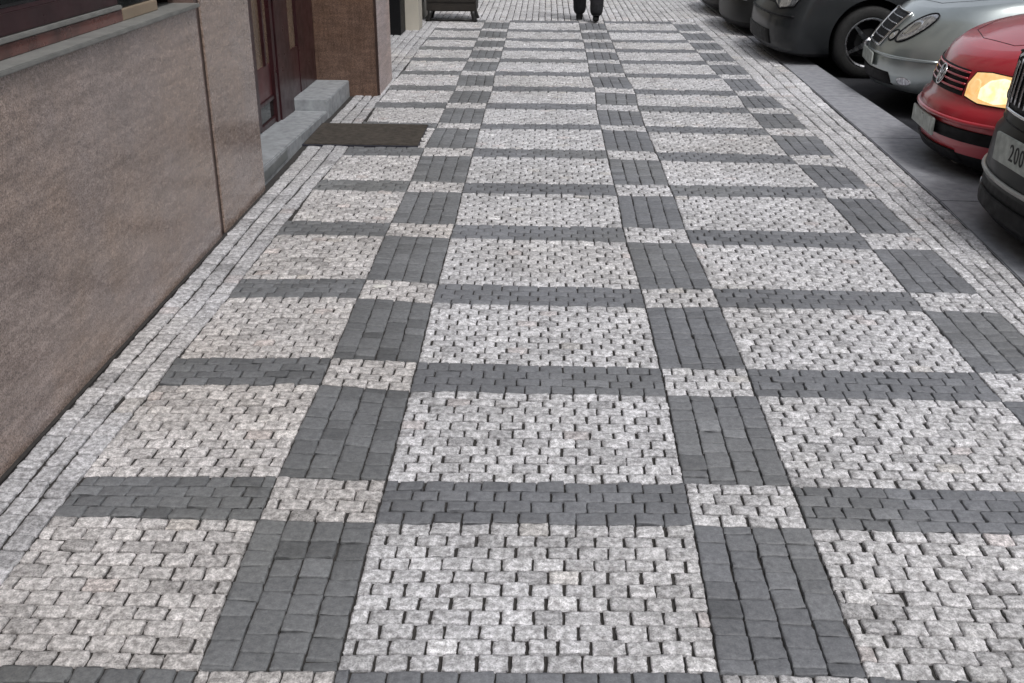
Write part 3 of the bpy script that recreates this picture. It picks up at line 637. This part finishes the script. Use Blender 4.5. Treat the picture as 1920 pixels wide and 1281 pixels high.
    def proj(s, y, z, ang=0, xo=0):
        """project nose-view coords on the body; ang turns the view towards the -y side"""
        d = Vector((math.cos(ang), math.sin(ang), 0)); u = Vector((-math.sin(ang), math.cos(ang), 0))
        o = d*-3+u*y+Vector((xo, 0, z)); p = s.hit(o, d)
        if p is None: p = s.hit(o+Vector((0, 0, .02)), d) or s.hit(o-Vector((0, 0, .02)), d) or s.hit(o-u*math.copysign(.03, y), d)
        if p is None: return None, d
        return p, d
    def patch(s, name, poly, mat, ang=0, off=.004, parent=None, nb=44, smooth=True, side=None, xo=0):
        """a skin following the bodywork inside a star-shaped outline given in (y, z)"""
        P = [Vector(p) for p in poly]; per = []; n = len(P)
        seg = [(P[(i+1) % n]-P[i]).length for i in range(n)]; tot = sum(seg)
        for i in range(n):
            m_ = max(1, round(nb*seg[i]/tot))
            for k in range(m_): per.append(P[i].lerp(P[(i+1) % n], k/m_))
        c = sum(P, Vector((0, 0)))/n; rings = [1, .97, .8, .6, .4, .2]; V = []; last = None
        for i, t in enumerate([1]+rings):
            for q in per:
                r_ = c.lerp(q, t); p, d = s.proj(r_.x, r_.y, ang, xo)
                if p is None: p = last or Vector((0, 0, 0))
                last = p; o_ = -.012 if i == 0 else (off*.5 if i == 1 else off)
                V.append(p-d*o_)
        p, d = s.proj(c.x, c.y, ang, xo); V.append((p if p else last)-d*off)
        m_ = len(per); f = [(i*m_+j, i*m_+(j+1) % m_, (i+1)*m_+(j+1) % m_, (i+1)*m_+j) for i in range(len(rings)) for j in range(m_)]
        f += [(len(rings)*m_+j, len(rings)*m_+(j+1) % m_, len(V)-1) for j in range(m_)]
        return MB().poly(V, f).build(name, mat, parent or s.root, smooth=smooth)
    def line(s, name, pts, mat, r=.006, ang=0, off=.0, closed=False, parent=None, n=6, mb=None, sub=10):
        """a bead lying on the bodywork"""
        V = []; m_ = len(pts)
        for i in range(m_ if closed else m_-1):
            a, b = Vector(pts[i]), Vector(pts[(i+1) % m_])
            k_ = max(1, int((b-a).length/ .03))
            for k in range(k_):
                q = a.lerp(b, k/k_); p, d = s.proj(q.x, q.y, ang)
                if p is not None: V.append(p-d*off)
        if not closed:
            p, d = s.proj(pts[-1][0], pts[-1][1], ang)
            if p is not None: V.append(p-d*off)
        return MB().tube(V, r, n, closed).build(name, mat, parent or s.root, smooth=True)
    def topline(s, name, pts, mat, r=.004):
        V = []
        for i in range(len(pts)-1):
            a, b = Vector(pts[i]), Vector(pts[i+1]); k_ = max(1, int((b-a).length/.04))
            for k in range(k_+(i == len(pts)-2)):
                q = a.lerp(b, k/k_); h_ = s.bvh.ray_cast(Vector((q.x, q.y, 3)), Vector((0, 0, -1)), 4)[0]
                if h_ is not None: V.append(h_)
        return MB().tube(V, r, 5).build(name, mat, s.root, smooth=True)
    def plate(s, z, text, x=None, w=.26, hgt=.055, y=0):
        p, d = s.proj(y, z); x_ = (p.x if x is None else x)-.012
        pl = MB().box(x_-.006, x_+.01, y-w, y+w, z-hgt, z+hgt).build('number_plate', M_PLATE, s.root, bevel=.004)
        if not text: return pl
        cu = bpy.data.curves.new('plate_text', 'FONT'); cu.body = text; cu.size = .12; cu.extrude = .0012; cu.align_x = 'CENTER'; cu.align_y = 'CENTER'; cu.space_character = 1.15
        o = bpy.data.objects.new('plate_text', cu); COL.objects.link(o)
        dg = bpy.context.evaluated_depsgraph_get(); me = bpy.data.meshes.new_from_object(o.evaluated_get(dg)); bpy.data.objects.remove(o)
        t = link('plate_text', me, M_INK, pl)
        t.matrix_local = Matrix.Translation((x_-.0078, y-.03, z)) @ Matrix.Rotation(-math.pi/2, 4, 'Z') @ Matrix.Rotation(math.pi/2, 4, 'X') @ Matrix.Diagonal((.86, 1, 1, 1))
        return pl
M_TAIL = plain('tail_lamp_red', (.25, .01, .01), .2, coat=1)
def oval(cy, cz, a, b, rot, n=28):
    return [(cy+a*math.cos(t)*math.cos(rot)-b*math.sin(t)*math.sin(rot), cz+a*math.cos(t)*math.sin(rot)+b*math.sin(t)*math.cos(rot)) for t in (2*math.pi*k/n for k in range(n))]
def mirror(poly): return [(-y, z) for y, z in poly]

def rise_std(h1, xc=1.0, h2=.0, L=4.2):
    return lambda x: h1*sstep(0, 1, min(1, max(0, x)/xc))**.75 if x < xc else h1-h2*sstep(L-1.3, L, x)

# --- nearest dark car
P_BLACK = paint('black_green_paint', (.003, .006, .005), .0, .4, .12, .2)
lv = [(.18, .78, .12, .2, .55, 0), (.21, .84, .03, .1, .55, 0), (.27, .87, -.015, .05, .55, 0), (.40, .88, -.01, .0, .55, 0), (.54, .882, .0, .0, .54, 0), (.64, .882, .012, .0, .53, 0),
      (.68, .878, .045, .02, .52, 0), (.86, .875, .055, .03, .51, .1), (1.02, .865, .075, .05, .50, .5), (1.09, .84, .11, .08, .50, .85), (1.125, .80, .17, .12, .50, 1)]
c1 = Car((2.36, 5.03), R(0), 'black car with a chrome slatted grille parked closest to the camera', 'car', dict(L=4.4, levels=lv, rise=rise_std(.10, 1.1, .03, 4.4), paint=P_BLACK, wr=.34, wx=.90, wb=2.6, gx0=1.05, gx1=4.2, gw=.81, zr=1.72, rake=.65, rake2=.3, blackz=.42, n=2.3))
gr = c1.patch('grille', [(-.40, .77), (.40, .77), (.45, 1.02), (.34, 1.06), (-.34, 1.06), (-.45, 1.02)], M_BLACKPL, off=.006)
for k in range(11):
    y = -.36+k*.072; c1.line('grille_slat', [(y, .80), (y*1.05, 1.02)], M_ALLOY, .0065, off=.012, parent=gr)
c1.line('grille_surround', [(-.41, .765), (.41, .765), (.46, 1.02), (.34, 1.07), (-.34, 1.07), (-.46, 1.02)], M_CHROME, .010, off=.012, closed=True, parent=gr)
bdg = c1.patch('badge', oval(0, .91, .055, .05, 0), M_TAIL, off=.034, parent=gr); c1.line('badge_ring', oval(0, .91, .058, .052, 0), M_CHROME, .008, off=.036, closed=True, parent=gr)
for sy in (-1, 1):
    pl = [(sy*y, z) for y, z in [(.50, .80), (.76, .84), (.82, 1.0), (.52, 1.04)]]
    hl = c1.patch('headlight', pl, M_LENS, ang=-sy*0.35*0, off=.006); c1.line('headlight_rim', pl, M_BLACKPL, .008, off=.006, closed=True, parent=hl)
c1.plate(.60, '2001', w=.27, hgt=.072)
c1.line('bumper_strip', [(-.80, .45), (-.5, .44), (0, .435), (.5, .44), (.80, .45)], M_SILVERTRIM, .013, off=.008)
c1.line('bumper_seam', [(-.8, .70), (0, .70), (.8, .70)], M_BLACKPL, .005)
c1.patch('air_intake', [(-.5, .26), (.5, .26), (.46, .35), (-.46, .35)], M_BLACKPL, off=.012)
for sy in (-1, 1):
    f = c1.patch('fog_lamp', oval(sy*.62, .31, .06, .035, 0, 16), M_LENS, off=.006)

# --- red car with its headlights lit
P_RED = paint('red_paint', (.46, .022, .036), .0, .4)
lv = [(.17, .72, .16, .2, .62, 0), (.21, .78, .07, .1, .62, 0), (.28, .81, .03, .05, .62, 0), (.40, .82, .01, .0, .62, 0), (.48, .826, .0, .0, .62, 0), (.545, .826, .012, .0, .61, 0),
      (.575, .82, .05, .02, .60, 0), (.66, .818, .075, .03, .60, .12), (.76, .808, .105, .05, .60, .5), (.825, .785, .145, .08, .60, .85), (.855, .745, .20, .12, .60, 1)]
c2 = Car((2.55, 6.90), R(-5), 'red car with glowing headlights and a black slatted grille', 'car', dict(L=4.15, levels=lv, rise=rise_std(.17, 1.0, .03, 4.1), paint=P_RED, wr=.31, wx=.84, wb=2.51, gx0=1.0, gx1=4.0, gw=.75, zr=1.44, rake=.75, rake2=.25, blackz=.27, hoodpull=.1, n=2.1))
gr = c2.patch('grille', [(-.35, .62), (.35, .62), (.33, .775), (-.33, .775)], M_BLACKPL, off=.004)
for z in (.655, .69, .725, .76): c2.line('grille_slat', [(-.34, z), (0, z), (.34, z)], P_RED, .0075, off=.008, parent=gr)
em = c2.patch('emblem', oval(0, .70, .062, .062, 0), M_BLACKPL, off=.014, parent=gr); c2.line('emblem_ring', oval(0, .70, .062, .062, 0), M_CHROME, .006, off=.018, closed=True, parent=gr)
c2.line('emblem_letter', [(-.03, .745), (-.012, .705), (0, .725), (.012, .705), (.03, .745)], M_CHROME, .006, off=.018, parent=gr)
c2.line('emblem_letter', [(-.048, .72), (-.022, .655), (0, .70), (.022, .655), (.048, .72)], M_CHROME, .006, off=.018, parent=gr)
for sy in (-1, 1):
    pl = [(sy*y, z) for y, z in [(.375, .625), (.50, .60), (.66, .605), (.73, .65), (.735, .74), (.65, .785), (.50, .79), (.39, .775), (.355, .70)]]
    hl = c2.patch('headlight', pl, M_LAMPR, off=.005); c2.line('headlight_rim', pl, M_BLACKPL, .004, off=.003, closed=True, parent=hl)
    c2.patch('bulb_glow', [(sy*y, z) for y, z in [(.49, .63), (.60, .615), (.69, .64), (.705, .70), (.67, .755), (.59, .77), (.52, .745), (.475, .69)]], M_LAMP, off=.010, parent=hl)
    c2.patch('bulb_glow', oval(sy*.43, .69, .04, .05, 0), M_LAMPR, off=.011, parent=hl)
    c2.patch('indicator', [(sy*.745, .65), (sy*.79, .67), (sy*.79, .74), (sy*.745, .75)], plain('indicator_amber', (.6, .25, .05), .2, coat=1), off=.004)
c2.line('bumper_strip', [(-.82, .49), (-.5, .482), (0, .48), (.5, .482), (.82, .49)], P_RED, .016, off=.004)
c2.patch('air_intake', [(-.70, .36), (.70, .36), (.68, .44), (-.68, .44)], M_BLACKPL, off=.014)
c2.patch('air_intake', [(-.45, .225), (.45, .225), (.42, .29), (-.42, .29)], M_BLACKPL, off=.014)
c2.plate(.40, '', w=.26, hgt=.055)
c2.topline('hood_seam', [(1.0, -.70), (.75, -.69), (.56, -.60), (.36, -.38), (.29, 0), (.36, .38), (.56, .60), (.75, .69), (1.0, .70)], M_BLACKPL, .0025)

# --- silver car
P_SIL = paint('silver_green_paint', (.45, .495, .49), .8, .32)
lv = [(.19, .80, .14, .2, .66, 0), (.22, .86, .05, .1, .66, 0), (.28, .89, .01, .05, .66, 0), (.38, .90, .0, .0, .66, 0), (.47, .905, .01, .0, .66, 0), (.54, .905, .03, .0, .66, 0),
      (.60, .90, .065, .02, .65, .05), (.68, .895, .12, .03, .64, .2), (.76, .88, .19, .05, .64, .5), (.81, .855, .25, .08, .64, .85), (.835, .81, .31, .12, .64, 1)]
c3 = Car((2.93, 9.52), R(-8), 'silver car with twin oval headlights parked behind the red car', 'car', dict(L=4.8, levels=lv, rise=rise_std(.17, 1.3, .06, 4.8), paint=P_SIL, wr=.33, wx=.92, wb=2.85, gx0=1.3, gx1=4.3, gw=.84, zr=1.45, rake=.8, rake2=.6, blackz=.22, hoodpull=.12, n=2.1))
gr = c3.patch('grille', [(-.22, .56), (.22, .56), (.29, .82), (-.29, .82)], M_BLACKPL, off=.012)
c3.line('grille_surround', [(-.23, .55), (.23, .55), (.30, .83), (-.30, .83)], M_CHROME, .012, off=.014, closed=True, parent=gr)
for z in (.61, .67, .73, .78): c3.line('grille_slat', [(-.23, z), (.23, z)], M_ALLOY, .006, off=.014, parent=gr)
for sy in (-1, 1):
    for (cy, cz, a, b, rot, nm) in ((.52, .735, .155, .085, .80, 1), (.34, .65, .05, .042, .5, 0)):
        pl = oval(sy*cy, cz, a, b, sy*rot); hl = c3.patch('headlight', pl, M_LENS, off=.008)
        c3.line('headlight_rim', pl, M_BLACKPL, .007, off=.007, closed=True, parent=hl)
        c3.patch('reflector', oval(sy*(cy-.02), cz-.005, a*.5, b*.62, sy*rot, 18), M_CHROME, off=.014, parent=hl)
c3.line('bumper_strip', [(-.85, .50), (-.5, .49), (0, .485), (.5, .49), (.85, .50)], P_SIL, .014, off=.004)
c3.patch('air_intake', [(-.55, .26), (.55, .26), (.50, .36), (-.50, .36)], M_BLACKPL, off=.012)
c3.plate(.43, '', w=.26, hgt=.055)
c3.topline('hood_seam', [(1.3, -.74), (.95, -.70), (.68, -.55), (.48, -.36), (.40, 0), (.48, .36), (.68, .55), (.95, .70), (1.3, .74)], M_BLACKPL, .0025)
for sy in (-1, 1): c3.patch('fog_lamp', oval(sy*.66, .31, .06, .035, 0, 16), M_LENS, off=.006)

# --- dark grey car behind it, its front wheel in view
P_GREY = paint('charcoal_paint', (.016, .018, .020), .0, .5, .3, .3)
lv = [(.20, .80, .14, .2, .32, 0), (.24, .86, .05, .1, .32, 0), (.30, .89, .01, .05, .32, 0), (.40, .90, .0, .0, .32, 0), (.50, .905, .0, .0, .32, 0), (.58, .905, .01, .0, .32, 0),
      (.66, .90, .05, .02, .31, .0), (.75, .90, .08, .03, .31, .1), (.86, .885, .12, .05, .31, .5), (.91, .86, .16, .08, .31, .85), (.94, .81, .22, .12, .31, 1)]
c4 = Car((2.33, 11.66), R(0), 'charcoal car with a multi spoke front wheel parked between silver and black cars', 'car', dict(L=4.6, levels=lv, rise=rise_std(.14, 1.15, .04, 4.6), paint=P_GREY, wr=.36, wx=.98, wb=2.65, gx0=1.2, gx1=4.3, gw=.84, zr=1.65, rake=.65, rake2=.35, blackz=.26, rr=.245, spokes=5, spin=.15))
gr = c4.patch('grille', [(-.40, .70), (.40, .70), (.42, .88), (-.42, .88)], M_BLACKPL, off=.006)
for z in (.75, .81, .86): c4.line('grille_slat', [(-.38, z), (.38, z)], M_ALLOY, .006, off=.01, parent=gr)
for sy in (-1, 1):
    pl = [(sy*y, z) for y, z in [(.40, .72), (.60, .66), (.82, .70), (.86, .84), (.80, .92), (.46, .90)]]
    hl = c4.patch('headlight', pl, M_LENS, off=.006); c4.line('headlight_rim', pl, M_BLACKPL, .008, off=.006, closed=True, parent=hl)
c4.line('bumper_strip', [(-.86, .60), (-.5, .60), (0, .60), (.5, .60), (.86, .60)], M_BLACKPL, .012, off=.004)
c4.patch('air_intake', [(-.55, .30), (.55, .30), (.50, .44), (-.50, .44)], M_BLACKPL, off=.012)

# --- two dark cars farther on
P_B2 = paint('black_paint', (.006, .006, .006), .0, .6, .1)
for i, (x, y, ya, lb_, pt) in enumerate([(2.29, 13.8, 0, 'black car parked behind the charcoal car', P_B2), (2.30, 15.8, 0, 'dark brown car parked farthest away at the top edge', paint('brown_black_paint', (.010, .008, .007), .0, .6, .1))]):
    lvv = [(z, w, x0, xr, a, k) for (z, w, x0, xr, a, k) in lv]
    cc = Car((x, y), R(ya), lb_, 'car', dict(L=4.4, levels=[(z*.94, w*.96, x0, xr, a, k) for (z, w, x0, xr, a, k) in lvv], rise=rise_std(.14, 1.1, .04, 4.4), paint=pt, wr=.31, wx=.88, wb=2.6, gx0=1.1, gx1=4.1, gw=.80, zr=1.48, rake=.7, rake2=.35, blackz=.3))
    gr = cc.patch('grille', [(-.38, .66), (.38, .66), (.40, .80), (-.40, .80)], M_BLACKPL, off=.006)
    cc.line('grille_surround', [(-.39, .65), (.39, .65), (.41, .81), (-.41, .81)], M_CHROME, .008, off=.01, closed=True, parent=gr)
    for sy in (-1, 1):
        pl = [(sy*y_, z_) for y_, z_ in [(.46, .68), (.64, .66), (.80, .70), (.82, .80), (.74, .84), (.48, .84)]]
        hl = cc.patch('headlight', pl, M_LENS, off=.006)
    cc.line('bumper_strip', [(-.8, .55), (0, .55), (.8, .55)], M_ALLOY if i == 0 else M_BLACKPL, .010, off=.004)
